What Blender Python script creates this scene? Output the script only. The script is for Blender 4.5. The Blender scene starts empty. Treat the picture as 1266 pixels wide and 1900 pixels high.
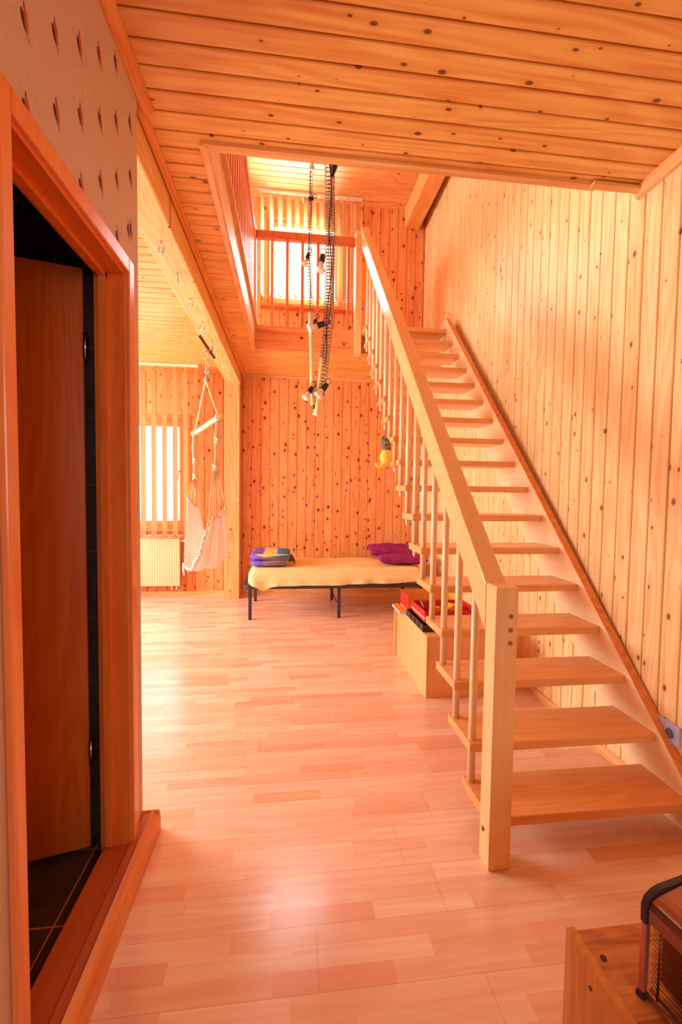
import bpy, bmesh, math, random
from math import sin, cos, pi, radians, sqrt
from mathutils import Vector, Matrix
random.seed(7)
SC = bpy.context.scene
COL = SC.collection

# ------------------------------------------------------------------ camera
def make_camera():
    yaw, pitch, roll = radians(6.874), radians(2.774), radians(0.767)
    cy, sy, cp, sp = cos(yaw), sin(yaw), cos(pitch), sin(pitch)
    fwd = Vector((sy*cp, cy*cp, -sp)); right = Vector((cy, -sy, 0)); up = right.cross(fwd)
    r = right*cos(roll) + up*sin(roll); u = -right*sin(roll) + up*cos(roll)
    cd = bpy.data.cameras.new('camera'); co = bpy.data.objects.new('camera', cd); COL.objects.link(co)
    m = Matrix((r, u, -fwd)).transposed().to_4x4(); m.translation = Vector((0, 0, 1.4))
    co.matrix_world = m
    cd.sensor_fit = 'HORIZONTAL'; cd.sensor_width = 36; cd.lens = 819.4/1266*36
    cd.clip_start = 0.02
    SC.camera = co
make_camera()
SC.view_settings.view_transform = 'Standard'
SC.view_settings.look = 'None'
SC.view_settings.gamma = 1
SC.view_settings.use_curve_mapping = False
SC.view_settings.exposure = 0.22

# ------------------------------------------------------------------ light
W = bpy.data.worlds.new('world'); SC.world = W; W.use_nodes = True
bg = W.node_tree.nodes['Background']
bg.inputs[0].default_value = (0.86, 0.93, 1.0, 1); bg.inputs[1].default_value = 1.7

def area(name, loc, rot, sx, sy, power, col):
    l = bpy.data.lights.new(name, 'AREA'); l.shape = 'RECTANGLE'; l.size = sx; l.size_y = sy
    l.energy = power; l.color = col
    o = bpy.data.objects.new(name, l); COL.objects.link(o); o.location = loc; o.rotation_euler = rot
    return o
DAY = (0.87, 0.93, 1.0)
area('daylight_left_window', (-3.72, 3.9, 1.55), (0, -pi/2, 0), 1.5, 2.4, 300, DAY)
area('daylight_lower_back_window', (-1.9, 6.10, 1.60), (-pi/2, 0, 0), 0.95, 1.15, 12, (0.84, 0.94, 1.0))
area('daylight_upper_back_window', (0.2, 6.10, 4.32), (-pi/2, 0, 0), 0.76, 0.88, 100, (0.84, 0.92, 1.0))
area('fill_upper_left', (-3.72, 3.4, 4.2), (0, -pi/2, 0), 1.2, 2.2, 230, DAY)  # added fill lamp, no known source upstairs left; brightens upper right wall
area('fill_rear', (0.5, -2.66, 1.7), (pi/2, 0, 0), 1.6, 1.5, 34, (0.92, 0.95, 1.0))  # added fill lamp behind the camera, lifts the near surfaces

# ------------------------------------------------------------------ helpers
OFF = {}
def link(o): COL.objects.link(o); return o
def tag(o, label=None, cat=None, group=None, kind=None):
    if label: o['label'] = label
    if cat: o['category'] = cat
    if group: o['group'] = group
    if kind: o['kind'] = kind
    return o
def empty(name, loc, label, cat, group=None):
    o = bpy.data.objects.new(name, None); link(o); o.location = loc; o.empty_display_size = .1
    OFF[o] = Vector(loc)
    return tag(o, label, cat, group)

class MB:
    def __init__(s): s.bm = bmesh.new()
    def quad(s, *p, mi=0):
        f = s.bm.faces.new([s.bm.verts.new(q) for q in p]); f.material_index = mi; return f
    def hexa(s, P, mi=0):
        v = [s.bm.verts.new(q) for q in P]
        for idx in ((3,2,1,0),(4,5,6,7),(0,1,5,4),(1,2,6,5),(2,3,7,6),(3,0,4,7)):
            f = s.bm.faces.new([v[i] for i in idx]); f.material_index = mi
        return s
    def box(s, x0, y0, z0, x1, y1, z1, mi=0):
        return s.hexa([(x0,y0,z0),(x1,y0,z0),(x1,y1,z0),(x0,y1,z0),(x0,y0,z1),(x1,y0,z1),(x1,y1,z1),(x0,y1,z1)], mi)
    def obox(s, c, ax, ay, az, mi=0):
        c = Vector(c); ax = Vector(ax); ay = Vector(ay); az = Vector(az)
        return s.hexa([c-ax-ay-az, c+ax-ay-az, c+ax+ay-az, c-ax+ay-az, c-ax-ay+az, c+ax-ay+az, c+ax+ay+az, c-ax+ay+az], mi)
    def prism(s, prof, fn, a, b, mi=0):
        """profile polygon list of 2-tuples, fn(p,t)->xyz, extruded from t=a to b"""
        A = [s.bm.verts.new(fn(p, a)) for p in prof]; B = [s.bm.verts.new(fn(p, b)) for p in prof]
        n = len(prof)
        for i in range(n):
            f = s.bm.faces.new((A[i], A[(i+1)%n], B[(i+1)%n], B[i])); f.material_index = mi
        f = s.bm.faces.new(A[::-1]); f.material_index = mi
        f = s.bm.faces.new(B); f.material_index = mi
        return s
    def tube(s, pts, r, n=10, caps=True, mi=0, closed=False):
        pts = [Vector(p) for p in pts]; N = len(pts)
        rr = r if isinstance(r, (list, tuple)) else [r]*N
        rings = []; prev = None
        for i, p in enumerate(pts):
            if closed: t = pts[(i+1)%N]-pts[i-1]
            elif i == 0: t = pts[1]-p
            elif i == N-1: t = p-pts[-2]
            else: t = pts[i+1]-pts[i-1]
            t.normalize()
            if prev is None:
                a = Vector((0,0,1)) if abs(t.z) < .9 else Vector((1,0,0))
                u = t.cross(a).normalized()
            else:
                u = (prev - t*prev.dot(t)).normalized()
            prev = u; v = t.cross(u)
            rings.append([s.bm.verts.new(p + (u*cos(2*pi*k/n)+v*sin(2*pi*k/n))*rr[i]) for k in range(n)])
        M = N if closed else N-1
        for i in range(M):
            A = rings[i]; B = rings[(i+1)%N]
            for k in range(n):
                f = s.bm.faces.new((A[k], A[(k+1)%n], B[(k+1)%n], B[k])); f.smooth = True; f.material_index = mi
        if caps and not closed:
            f = s.bm.faces.new(rings[0][::-1]); f.material_index = mi
            f = s.bm.faces.new(rings[-1]); f.material_index = mi
        return s
    def cyl(s, p, q, r, n=16, mi=0): return s.tube([p, q], r, n, mi=mi)
    def ball(s, c, r, sc=(1,1,1), n=12, mi=0):
        c = Vector(c); g = []
        for i in range(1, n//2):
            th = pi*i/(n//2)
            g.append([s.bm.verts.new(c+Vector((r*sc[0]*sin(th)*cos(2*pi*k/n), r*sc[1]*sin(th)*sin(2*pi*k/n), r*sc[2]*cos(th)))) for k in range(n)])
        T = s.bm.verts.new(c+Vector((0,0,r*sc[2]))); B = s.bm.verts.new(c-Vector((0,0,r*sc[2])))
        for k in range(n):
            f=s.bm.faces.new((T, g[0][k], g[0][(k+1)%n])); f.smooth=True; f.material_index=mi
            f=s.bm.faces.new((B, g[-1][(k+1)%n], g[-1][k])); f.smooth=True; f.material_index=mi
            for i in range(len(g)-1):
                f=s.bm.faces.new((g[i][k], g[i+1][k], g[i+1][(k+1)%n], g[i][(k+1)%n])); f.smooth=True; f.material_index=mi
        return s
    def torus(s, c, R, r, nrm, n=20, m=8, mi=0):
        c = Vector(c); nrm = Vector(nrm).normalized(); a = nrm.orthogonal().normalized(); b = nrm.cross(a)
        return s.tube([c+(a*cos(2*pi*k/n)+b*sin(2*pi*k/n))*R for k in range(n)], r, m, closed=True, mi=mi)
    def grid(s, fn, nu, nv, mi=0, mifn=None):
        V = [[s.bm.verts.new(fn(i/nu, j/nv)) for j in range(nv+1)] for i in range(nu+1)]
        for i in range(nu):
            for j in range(nv):
                f = s.bm.faces.new((V[i][j], V[i+1][j], V[i+1][j+1], V[i][j+1])); f.smooth = True
                f.material_index = mifn((i+.5)/nu, (j+.5)/nv) if mifn else mi
        return s
    def build(s, name, mats, parent=None, loc=None, bevel=0, solid=0, subsurf=0, **kw):
        bmesh.ops.recalc_face_normals(s.bm, faces=s.bm.faces) if kw.pop('recalc', True) else None
        if parent is not None: off = OFF[parent]
        elif loc is not None: off = Vector(loc)
        else: off = Vector((0,0,0))
        for v in s.bm.verts: v.co -= off
        me = bpy.data.meshes.new(name); s.bm.to_mesh(me); s.bm.free()
        for m in (mats if isinstance(mats, (list, tuple)) else [mats]): me.materials.append(m)
        o = bpy.data.objects.new(name, me); link(o)
        if parent is not None: o.parent = parent
        else: o.location = off
        OFF[o] = off
        if solid:
            m = o.modifiers.new('s', 'SOLIDIFY'); m.thickness = solid; m.offset = 0
        if bevel:
            m = o.modifiers.new('b', 'BEVEL'); m.width = bevel; m.segments = 2; m.limit_method = 'ANGLE'; m.angle_limit = radians(40)
        if subsurf:
            m = o.modifiers.new('ss', 'SUBSURF'); m.levels = subsurf; m.render_levels = subsurf
        return tag(o, **kw) if kw else o

def struct(mb, name, mats, **kw):
    return mb.build(name, mats, kind='structure', **kw)

# ------------------------------------------------------------------ materials
def newmat(name):
    m = bpy.data.materials.new(name); m.use_nodes = True
    nt = m.node_tree; return m, nt, nt.nodes['Principled BSDF']
def lin(c):
    return tuple(((x/255)/12.92 if x/255 <= .04045 else ((x/255+.055)/1.055)**2.4) for x in c)
def plain(name, rgb, rough=.5, metal=0, noise=0.0, nscale=30, spec=.5, bump=0, em=None):
    m, nt, b = newmat(name); c = lin(rgb)
    b.inputs['Roughness'].default_value = rough; b.inputs['Metallic'].default_value = metal
    b.inputs['Specular IOR Level'].default_value = spec
    tc = nt.nodes.new('ShaderNodeTexCoord'); n = nt.nodes.new('ShaderNodeTexNoise'); n.inputs['Scale'].default_value = nscale
    n.inputs['Detail'].default_value = 3
    nt.links.new(tc.outputs['Object'], n.inputs['Vector'])
    r = nt.nodes.new('ShaderNodeValToRGB'); k = 1-noise
    r.color_ramp.elements[0].color = (c[0]*k, c[1]*k, c[2]*k, 1); r.color_ramp.elements[1].color = (min(1,c[0]*(1+noise*.6)), min(1,c[1]*(1+noise*.6)), min(1,c[2]*(1+noise*.6)), 1)
    r.color_ramp.elements[0].position = .3; r.color_ramp.elements[1].position = .7
    nt.links.new(n.outputs[0], r.inputs[0]); nt.links.new(r.outputs[0], b.inputs['Base Color'])
    if bump:
        bp = nt.nodes.new('ShaderNodeBump'); bp.inputs['Strength'].default_value = bump; bp.inputs['Distance'].default_value = .01
        nt.links.new(n.outputs[0], bp.inputs['Height']); nt.links.new(bp.outputs[0], b.inputs['Normal'])
    return m

class NT:
    def __init__(s, nt): s.nt = nt
    def n(s, t, **kw):
        x = s.nt.nodes.new(t)
        for k, v in kw.items(): setattr(x, k, v)
        return x
    def l(s, a, b): s.nt.links.new(a, b)
    def math(s, op, a, b=None, c=None):
        x = s.n('ShaderNodeMath', operation=op)
        for i, v in enumerate((a, b, c)):
            if v is None: continue
            if isinstance(v, (int, float)): x.inputs[i].default_value = v
            else: s.l(v, x.inputs[i])
        return x.outputs[0]
    def comb(s, x, y, z=0):
        c = s.n('ShaderNodeCombineXYZ')
        for i, v in enumerate((x, y, z)):
            if isinstance(v, (int, float)): c.inputs[i].default_value = v
            else: s.l(v, c.inputs[i])
        return c.outputs[0]
    def mix(s, f, a, b, mode='MIX'):
        x = s.n('ShaderNodeMix', data_type='RGBA', blend_type=mode)
        for i, v in ((0, f), (6, a), (7, b)):
            if isinstance(v, (int, float)): x.inputs[i].default_value = v
            elif isinstance(v, tuple): x.inputs[i].default_value = (v[0], v[1], v[2], 1)
            else: s.l(v, x.inputs[i])
        return x.outputs[2]
    def ramp(s, f, stops):
        r = s.n('ShaderNodeValToRGB'); e = r.color_ramp.elements
        while len(e) < len(stops): e.new(.5)
        for el, (p, c) in zip(e, stops):
            el.position = p; el.color = (c[0], c[1], c[2], 1) if isinstance(c, tuple) else (c, c, c, 1)
        s.l(f, r.inputs[0]); return r.outputs[0]

def wood(name, light, dark, along, across, pitch=0, knots=0.0, rough=.4, grain=1.0, spec=.5, knotcol=(110,40,25), coat=0, knotscale=1.0, phase=0.0, vary=.25, gscale=1.0, krad=.20):
    """procedural timber: grain runs along one object axis, one shade per board when pitch is given"""
    m, nt, b = newmat(name); N = NT(nt)
    L, D, K = lin(light), lin(dark), lin(knotcol)
    tc = N.n('ShaderNodeTexCoord'); sp = N.n('ShaderNodeSeparateXYZ'); N.l(tc.outputs['Object'], sp.inputs[0])
    A = sp.outputs[along]; C = sp.outputs[across]; third = sp.outputs[3-along-across]
    oi = N.n('ShaderNodeObjectInfo')
    if pitch: row = N.math('FLOOR', N.math('DIVIDE', N.math('ADD', C, -phase), pitch))
    else: row = N.math('MULTIPLY', oi.outputs['Random'], 37.0)
    wn = N.n('ShaderNodeTexWhiteNoise', noise_dimensions='1D'); N.l(row, wn.inputs['W']); rnd = wn.outputs[0]
    shift = N.math('MULTIPLY', rnd, 31.0)
    # fine grain
    v1 = N.comb(N.math('MULTIPLY_ADD', A, 1.3*gscale, shift), N.math('MULTIPLY', C, 42*gscale), N.math('MULTIPLY', third, 42*gscale))
    n1 = N.n('ShaderNodeTexNoise'); n1.inputs['Scale'].default_value = 1; n1.inputs['Detail'].default_value = 4; n1.inputs['Distortion'].default_value = .4
    N.l(v1, n1.inputs['Vector'])
    # broad cathedral figure
    v2 = N.comb(N.math('MULTIPLY_ADD', A, .8*gscale, shift), N.math('MULTIPLY', C, 7*gscale), N.math('MULTIPLY', third, 7*gscale))
    n2 = N.n('ShaderNodeTexNoise'); n2.inputs['Scale'].default_value = 1; n2.inputs['Detail'].default_value = 1
    N.l(v2, n2.inputs['Vector'])
    rings = N.math('MULTIPLY_ADD', N.math('SINE', N.math('MULTIPLY', n2.outputs[0], 55.0)), .5, .5)
    g = N.math('ADD', N.math('MULTIPLY', n1.outputs[0], .75), N.math('MULTIPLY', rings, .18))
    f = N.math('MULTIPLY', N.ramp(g, [(.30, 0.0), (.72, 1.0)]), grain)
    f = N.math('ADD', f, N.math('MULTIPLY', N.math('ADD', rnd, -.5), vary))
    fc = N.n('ShaderNodeClamp'); N.l(f, fc.inputs[0])
    col = N.mix(fc.outputs[0], L, D)
    if knots:
        s1 = 1/(pitch*1.0) if pitch else 9.0
        kv = N.comb(N.math('MULTIPLY_ADD', C, s1*knotscale, N.math('MULTIPLY', row, 3.7)), N.math('MULTIPLY_ADD', A, 6.2*knotscale, shift), 0)
        vo = N.n('ShaderNodeTexVoronoi', voronoi_dimensions='2D', feature='F1'); vo.inputs['Scale'].default_value = 1
        N.l(kv, vo.inputs['Vector'])
        sc = N.n('ShaderNodeSeparateColor'); N.l(vo.outputs['Color'], sc.inputs[0])
        # knot radius differs per cell, most cells have only a pin knot or nothing
        rad = N.math('MULTIPLY', N.math('POWER', sc.outputs[0], 3.0/knots), krad)
        q = N.math('DIVIDE', vo.outputs['Distance'], N.math('ADD', rad, .0005))
        core = N.ramp(q, [(.0, 1.0), (.42, .85), (.62, 0.0)])
        halo = N.ramp(N.math('MULTIPLY', q, .33), [(.1, 1.0), (.8, 0.0)])
        col = N.mix(N.math('MULTIPLY', halo, .45), col, D)
        col = N.mix(core, col, K)
    N.l(col, b.inputs['Base Color'])
    b.inputs['Roughness'].default_value = rough; b.inputs['Specular IOR Level'].default_value = spec
    if coat: b.inputs['Coat Weight'].default_value = coat; b.inputs['Coat Roughness'].default_value = .25
    bp = N.n('ShaderNodeBump'); bp.inputs['Strength'].default_value = .12; bp.inputs['Distance'].default_value = .002
    N.l(n1.outputs[0], bp.inputs['Height']); N.l(bp.outputs[0], b.inputs['Normal'])
    return m

PL, PD = (250, 190, 112), (232, 140, 62)
P_CEIL, P_BACK, P_RIGHT = .0945, .12, .105
M = {}
M['ceil'] = wood('pine_ceiling', (240,176,94), (218,130,54), 0, 1, P_CEIL, 1.25, .38, knotcol=(104,48,24))
M['ceil_up'] = wood('pine_ceiling_upper', (248,188,122), (230,148,80), 0, 1, .096, .8, .4, phase=.01)
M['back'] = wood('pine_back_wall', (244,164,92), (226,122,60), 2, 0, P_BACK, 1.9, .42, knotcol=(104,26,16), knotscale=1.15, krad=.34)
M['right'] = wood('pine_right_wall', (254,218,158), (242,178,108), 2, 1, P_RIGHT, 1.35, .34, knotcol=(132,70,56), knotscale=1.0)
M['front'] = wood('pine_other_wall', (246,176,100), (230,136,62), 2, 0, P_RIGHT, 1.0, .5)
M['left'] = wood('pine_left_wall', (246,176,100), (230,136,62), 2, 1, P_RIGHT, 1.0, .5)
M['pineX'] = wood('pine_trim_x', (246,186,116), (226,146,78), 0, 2, 0, .4, .4)
M['pineY'] = wood('pine_trim_y', (246,186,116), (226,146,78), 1, 2, 0, .4, .4)
M['pineYc'] = wood('pine_trim_clean', (240,150,76), (218,110,46), 1, 2, 0, 0, .4)
M['pineZ'] = wood('pine_trim_z', (246,178,108), (228,138,72), 2, 0, 0, .5, .4)
M['beamY'] = wood('pine_beam', (250,198,124), (236,160,84), 1, 0, 0, .45, .42, knotscale=.8)
M['fascia'] = wood('pine_fascia', (240,156,88), (218,112,56), 0, 2, 0, 7, .4, knotcol=(80,20,10), knotscale=.5, krad=.13)
M['lining'] = wood('opening_lining', (246,196,140), (230,160,104), 1, 2, 0, .4, .5, spec=.7)
M['rod'] = wood('pale_rod', (254,214,168), (246,190,138), 2, 0, 0, 0, .3, vary=.15, grain=.4)
M['rail_shaded'] = wood('rail_wood_shaded', (224,128,74), (196,94,48), 2, 0, 0, 0, .4, vary=.15, grain=.6)  # same wood toned darker: shade of the gallery put into the colour
M['beechX'] = wood('beech_x', (244,174,108), (226,132,72), 0, 1, 0, 0, .26, vary=.3, grain=.6)
M['beechY'] = wood('beech_y', (250,194,128), (238,160,96), 1, 0, 0, 0, .26, vary=.2, grain=.35)
M['beechZ'] = wood('beech_z', (252,198,134), (238,162,98), 2, 0, 0, 0, .3, vary=.2, grain=.4)
M['string'] = wood('beech_stringer', (254,218,166), (244,190,132), 1, 2, 0, 0, .3, vary=.2, grain=.5)
M['door'] = wood('door_veneer', (242,126,40), (222,98,24), 2, 1, 0, 0, .38, vary=.1, grain=.9)
M['doorY'] = wood('door_veneer_head', (238,118,40), (216,92,24), 1, 0, 0, 0, .38, vary=.1, grain=.9)
M['casing'] = wood('door_casing', (244,142,76), (226,112,50), 2, 1, 0, 0, .22, vary=.1, grain=.6)
M['sill'] = wood('threshold', (214,110,56), (190,84,38), 1, 0, 0, 0, .35, vary=.2, grain=.8)
M['cab'] = wood('cabinet_veneer', (250,186,120), (238,160,94), 2, 0, 0, 0, .4, vary=.1, grain=.7, gscale=1.6)
M['box'] = wood('crate_veneer', (230,146,62), (196,108,36), 2, 1, 0, 0, .42, vary=.1, grain=.9, gscale=1.5)
M['boxX'] = wood('crate_veneer_top', (222,134,66), (178,90,34), 0, 1, 0, 0, .42, vary=.1, grain=1.2, gscale=2.2)
M['wframe'] = wood('window_frame_wood', (236,134,66), (214,104,44), 2, 0, 0, 0, .35, vary=.1, grain=.7)
M['pole'] = wood('pale_pole', (246,214,150), (232,180,104), 2, 0, 0, 0, .5, vary=.1, grain=.6)

def floor_mat():
    m, nt, b = newmat('laminate_floor'); N = NT(nt)
    tc = N.n('ShaderNodeTexCoord'); sp = N.n('ShaderNodeSeparateXYZ'); N.l(tc.outputs['Object'], sp.inputs[0])
    X, Y = sp.outputs[0], sp.outputs[1]; p = .0645
    row = N.math('FLOOR', N.math('DIVIDE', Y, p))
    w = N.n('ShaderNodeTexWhiteNoise', noise_dimensions='1D'); N.l(row, w.inputs['W'])
    xs = N.math('ADD', N.math('DIVIDE', X, .40), N.math('MULTIPLY', w.outputs[0], 9.0))
    # vary strip length along the row
    nz = N.n('ShaderNodeTexNoise', noise_dimensions='2D'); nz.inputs['Scale'].default_value = 1; nz.inputs['Detail'].default_value = 0
    N.l(N.comb(N.math('MULTIPLY', X, 1.3), N.math('MULTIPLY', row, 5.3)), nz.inputs['Vector'])
    xs = N.math('ADD', xs, N.math('MULTIPLY', nz.outputs[0], 1.2))
    cell = N.math('FLOOR', xs)
    w2 = N.n('ShaderNodeTexWhiteNoise', noise_dimensions='2D'); N.l(N.comb(row, cell), w2.inputs['Vector'])
    base = N.ramp(w2.outputs[0], [(.0, lin((240,176,142))), (.3, lin((245,194,162))), (.7, lin((248,206,176))), (1.0, lin((252,216,190)))])
    v1 = N.comb(N.math('MULTIPLY_ADD', X, 2.2, N.math('MULTIPLY', w2.outputs[0], 40)), N.math('MULTIPLY', Y, 38), 0)
    n1 = N.n('ShaderNodeTexNoise'); n1.inputs['Scale'].default_value = 1; n1.inputs['Detail'].default_value = 4; n1.inputs['Distortion'].default_value = .6
    N.l(v1, n1.inputs['Vector'])
    col = N.mix(N.math('MULTIPLY', N.ramp(n1.outputs[0], [(.35, 0.0), (.7, 1.0)]), .38), base, lin((224,146,108)))
    # plank joints every three strips
    fy = N.math('FRACT', N.math('DIVIDE', Y, p*3))
    jy = N.math('LESS_THAN', fy, .010)
    prow = N.math('FLOOR', N.math('DIVIDE', Y, p*3))
    w3 = N.n('ShaderNodeTexWhiteNoise', noise_dimensions='1D'); N.l(prow, w3.inputs['W'])
    fx = N.math('FRACT', N.math('ADD', N.math('DIVIDE', X, 1.28), w3.outputs[0]))
    jx = N.math('LESS_THAN', fx, .0016)
    j = N.math('MAXIMUM', jy, jx)
    col = N.mix(N.math('MULTIPLY', j, .45), col, lin((190,104,70)))
    N.l(col, b.inputs['Base Color'])
    n3 = N.n('ShaderNodeTexNoise'); n3.inputs['Scale'].default_value = 9; n3.inputs['Detail'].default_value = 5
    N.l(tc.outputs['Object'], n3.inputs['Vector'])
    N.l(N.ramp(n3.outputs[0], [(.3, .20), (.75, .225)]), b.inputs['Roughness'])
    b.inputs['Specular IOR Level'].default_value = .8
    bp = N.n('ShaderNodeBump'); bp.inputs['Strength'].default_value = .15; bp.inputs['Distance'].default_value = .001
    N.l(N.math('SUBTRACT', N.math('MULTIPLY', n1.outputs[0], .25), j), bp.inputs['Height']); N.l(bp.outputs[0], b.inputs['Normal'])
    return m
M['floor'] = floor_mat()

def tile_mat(name, a, grout, size, axes):
    m, nt, b = newmat(name); N = NT(nt)
    tc = N.n('ShaderNodeTexCoord'); sp = N.n('ShaderNodeSeparateXYZ'); N.l(tc.outputs['Object'], sp.inputs[0])
    fs = [N.math('LESS_THAN', N.math('FRACT', N.math('ADD', N.math('DIVIDE', sp.outputs[k], size), .37)), .018) for k in axes]
    n = N.n('ShaderNodeTexNoise'); n.inputs['Scale'].default_value = 14; n.inputs['Detail'].default_value = 5
    N.l(tc.outputs['Object'], n.inputs['Vector'])
    a = lin(a); c = N.ramp(n.outputs[0], [(.3, tuple(x*.7 for x in a)), (.7, tuple(x*1.4 for x in a))])
    N.l(N.mix(N.math('MAXIMUM', *fs), c, lin(grout)), b.inputs['Base Color'])
    b.inputs['Roughness'].default_value = .35
    return m
M['tilef'] = tile_mat('dark_floor_tile', (66,52,50), (206,130,90), .30, (0, 1))
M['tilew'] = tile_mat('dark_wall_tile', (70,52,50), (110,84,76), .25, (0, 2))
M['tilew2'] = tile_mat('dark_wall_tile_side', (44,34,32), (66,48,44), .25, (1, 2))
M['paper'] = plain('beige_wallpaper', (214,176,150), .75, noise=.06, nscale=60, bump=.15)
M['motif_orange'] = plain('motif_orange', (206,70,24), .7, noise=.25, nscale=90)
M['motif_dark'] = plain('motif_dark', (56,34,60), .8)
M['motif_yellow'] = plain('motif_yellow', (226,150,60), .8)
M['plaster'] = plain('plaster', (236,206,176), .8, noise=.04)
M['steel'] = plain('steel', (200,190,180), .25, 1.0)
M['brass'] = plain('dark_tube_metal', (120,82,60), .35, 1.0)
M['blackmetal'] = plain('dark_bed_metal', (64,54,64), .42, .3)
M['black'] = plain('black_plastic', (28,22,26), .4)
M['wire'] = plain('lamp_wire', (150,118,100), .5, .2)
M['rope'] = plain('cotton_rope', (244,206,160), .8, noise=.2, nscale=120, bump=.5)
M['barwood'] = wood('pale_bar', (250,214,160), (238,190,124), 0, 1, 0, 0, .5, vary=.1, grain=.5)
M['canvas'] = plain('cream_canvas', (252,238,226), .85, noise=.06, nscale=40, bump=.2)
M['sheet'] = plain('yellow_sheet', (250,214,150), .85, noise=.06, nscale=30, bump=.15)
M['purple'] = plain('purple_velvet', (150,14,100), .6, noise=.25, nscale=14, bump=.3)
M['bl_purple'] = plain('blanket_violet', (120,84,190), .85, noise=.12, nscale=80)
M['bl_grey'] = plain('blanket_mauve', (150,118,130), .85, noise=.12, nscale=80)
M['bl_yellow'] = plain('blanket_yellow', (240,200,112), .85, noise=.08, nscale=80)
M['bl_blue'] = plain('blanket_blue', (70,140,210), .85, noise=.1, nscale=80)
M['bl_brown'] = plain('blanket_brown', (110,60,50), .85, noise=.2, nscale=80)
M['rad'] = plain('radiator_enamel', (226,182,134), .35)
M['blind'] = plain('blind_fabric', (244,210,168), .7, noise=.05, nscale=60)
M['white'] = plain('white_plastic', (240,232,226), .35)
M['lilac'] = plain('socket_plastic', (188,182,206), .35)
M['socket_dark'] = plain('socket_dark', (96,92,112), .4)
M['bulb'] = plain('bulb_glass', (250,232,214), .12, noise=.05)
M['ceramic'] = plain('bulb_neck', (246,200,140), .3)
M['red'] = plain('red_card', (214,42,30), .5)
M['orange_in'] = plain('box_lining', (246,176,70), .6)
M['cream'] = plain('cream_band', (246,214,150), .6)
M['toy_yellow'] = plain('toy_yellow', (250,196,40), .4)
M['toy_blue'] = plain('toy_blue', (40,70,130), .4)
M['toy_grey'] = plain('toy_grey', (140,130,110), .5)
M['tray'] = plain('dark_tray', (60,44,50), .4, noise=.3, nscale=60)
M['mag'] = plain('magazine_orange', (250,170,60), .5)
M['mag_page'] = plain('magazine_pages', (214,200,214), .6)
M['sock_yellow'] = plain('sock_yellow', (255,214,86), .85, noise=.06, nscale=80)
M['sock_cuff'] = plain('sock_cuff_grey', (108,100,92), .85, noise=.1, nscale=80)
M['sock_spot'] = plain('sock_spot', (240,190,110), .85)
M['bronze'] = plain('bronze_metal', (160,108,86), .22, .8)
M['rosemetal'] = plain('rose_metal_post', (206,130,110), .32, .7)
M['rimdark'] = plain('dark_rim', (52,34,42), .35)
M['grille'] = plain('grille_wire', (120,66,36), .35, .8)
M['inner_dark'] = plain('heater_inside', (30,14,8), .5, noise=.3, nscale=40)
M['glowbrown'] = plain('heater_reflector', (128,58,24), .35, .5, noise=.3, nscale=20)
M['cam'] = plain('cam_lock', (70,50,50), .35, .5)
M['plug'] = wood('plug_wood', (206,100,50), (176,70,30), 2, 0, 0, 0, .5)

def glass_mat():
    m, nt, b = newmat('window_glass'); N = NT(nt)
    t = N.n('ShaderNodeBsdfTransparent'); t.inputs[0].default_value = (.96,.99,.98,1)
    g = N.n('ShaderNodeBsdfGlossy'); g.inputs['Roughness'].default_value = .03
    mx = N.n('ShaderNodeMixShader'); mx.inputs[0].default_value = .06
    N.l(t.outputs[0], mx.inputs[1]); N.l(g.outputs[0], mx.inputs[2])
    N.l(mx.outputs[0], nt.nodes['Material Output'].inputs[0]); return m
M['glass'] = glass_mat()

# ------------------------------------------------------------------ boarded panels
def panel(mb, fn, u0, u1, v0, v1, holes, pitch, phase=0.0, gw=.014, gd=.011, mi=0):
    """boards run along v; fn(u,v,d) maps to the world, d is height of the face above the panel plane"""
    us = sorted({u0, u1, *[h[0] for h in holes], *[h[1] for h in holes]})
    vs = sorted({v0, v1, *[h[2] for h in holes], *[h[3] for h in holes]})
    us = [u for u in us if u0 <= u <= u1]; vs = [v for v in vs if v0 <= v <= v1]
    for a, b in zip(us, us[1:]):
        prof = [(a, 0)]
        k = math.ceil((a-phase)/pitch + 1e-6)
        while phase + k*pitch < b - gw:
            g = phase + k*pitch
            if g - gw > a:
                prof += [(g-gw*.5, 0), (g-gw*.26, -gd*.35), (g-gw*.22, -gd), (g+gw*.22, -gd), (g+gw*.26, -gd*.35), (g+gw*.5, 0)]
            k += 1
        prof.append((b, 0))
        for c, d in zip(vs, vs[1:]):
            cu, cv = (a+b)/2, (c+d)/2
            if any(h[0] < cu < h[1] and h[2] < cv < h[3] for h in holes): continue
            for (p, e), (q, f) in zip(prof, prof[1:]):
                mb.quad(fn(p, c, e), fn(q, c, f), fn(q, d, f), fn(p, d, e), mi=mi)
    # plain rear skin gives the panel real thickness
    for a, b in zip(us, us[1:]):
        for c, d in zip(vs, vs[1:]):
            if any(h[0] < (a+b)/2 < h[1] and h[2] < (c+d)/2 < h[3] for h in holes): continue
            mb.quad(fn(a, c, -.10), fn(b, c, -.10), fn(b, d, -.10), fn(a, d, -.10), mi=mi)
    for h in holes:
        for (p, q) in (((h[0], h[2]), (h[1], h[2])), ((h[1], h[2]), (h[1], h[3])), ((h[1], h[3]), (h[0], h[3])), ((h[0], h[3]), (h[0], h[2]))):
            mb.quad(fn(*p, 0), fn(*q, 0), fn(*q, -.10), fn(*p, -.10), mi=mi)

XL, XR, YB, YF = -3.6, 1.70, 5.94, -2.5
ZC, ZU, ZT = 2.885, 3.114, 5.17
def xr(y): return 1.70 + .028*(y-2)

# floor
mb = MB(); mb.box(XL-.1, YF-.1, -.1, 2.0, YB+.1, 0)
struct(mb, 'floor', M['floor'])
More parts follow.
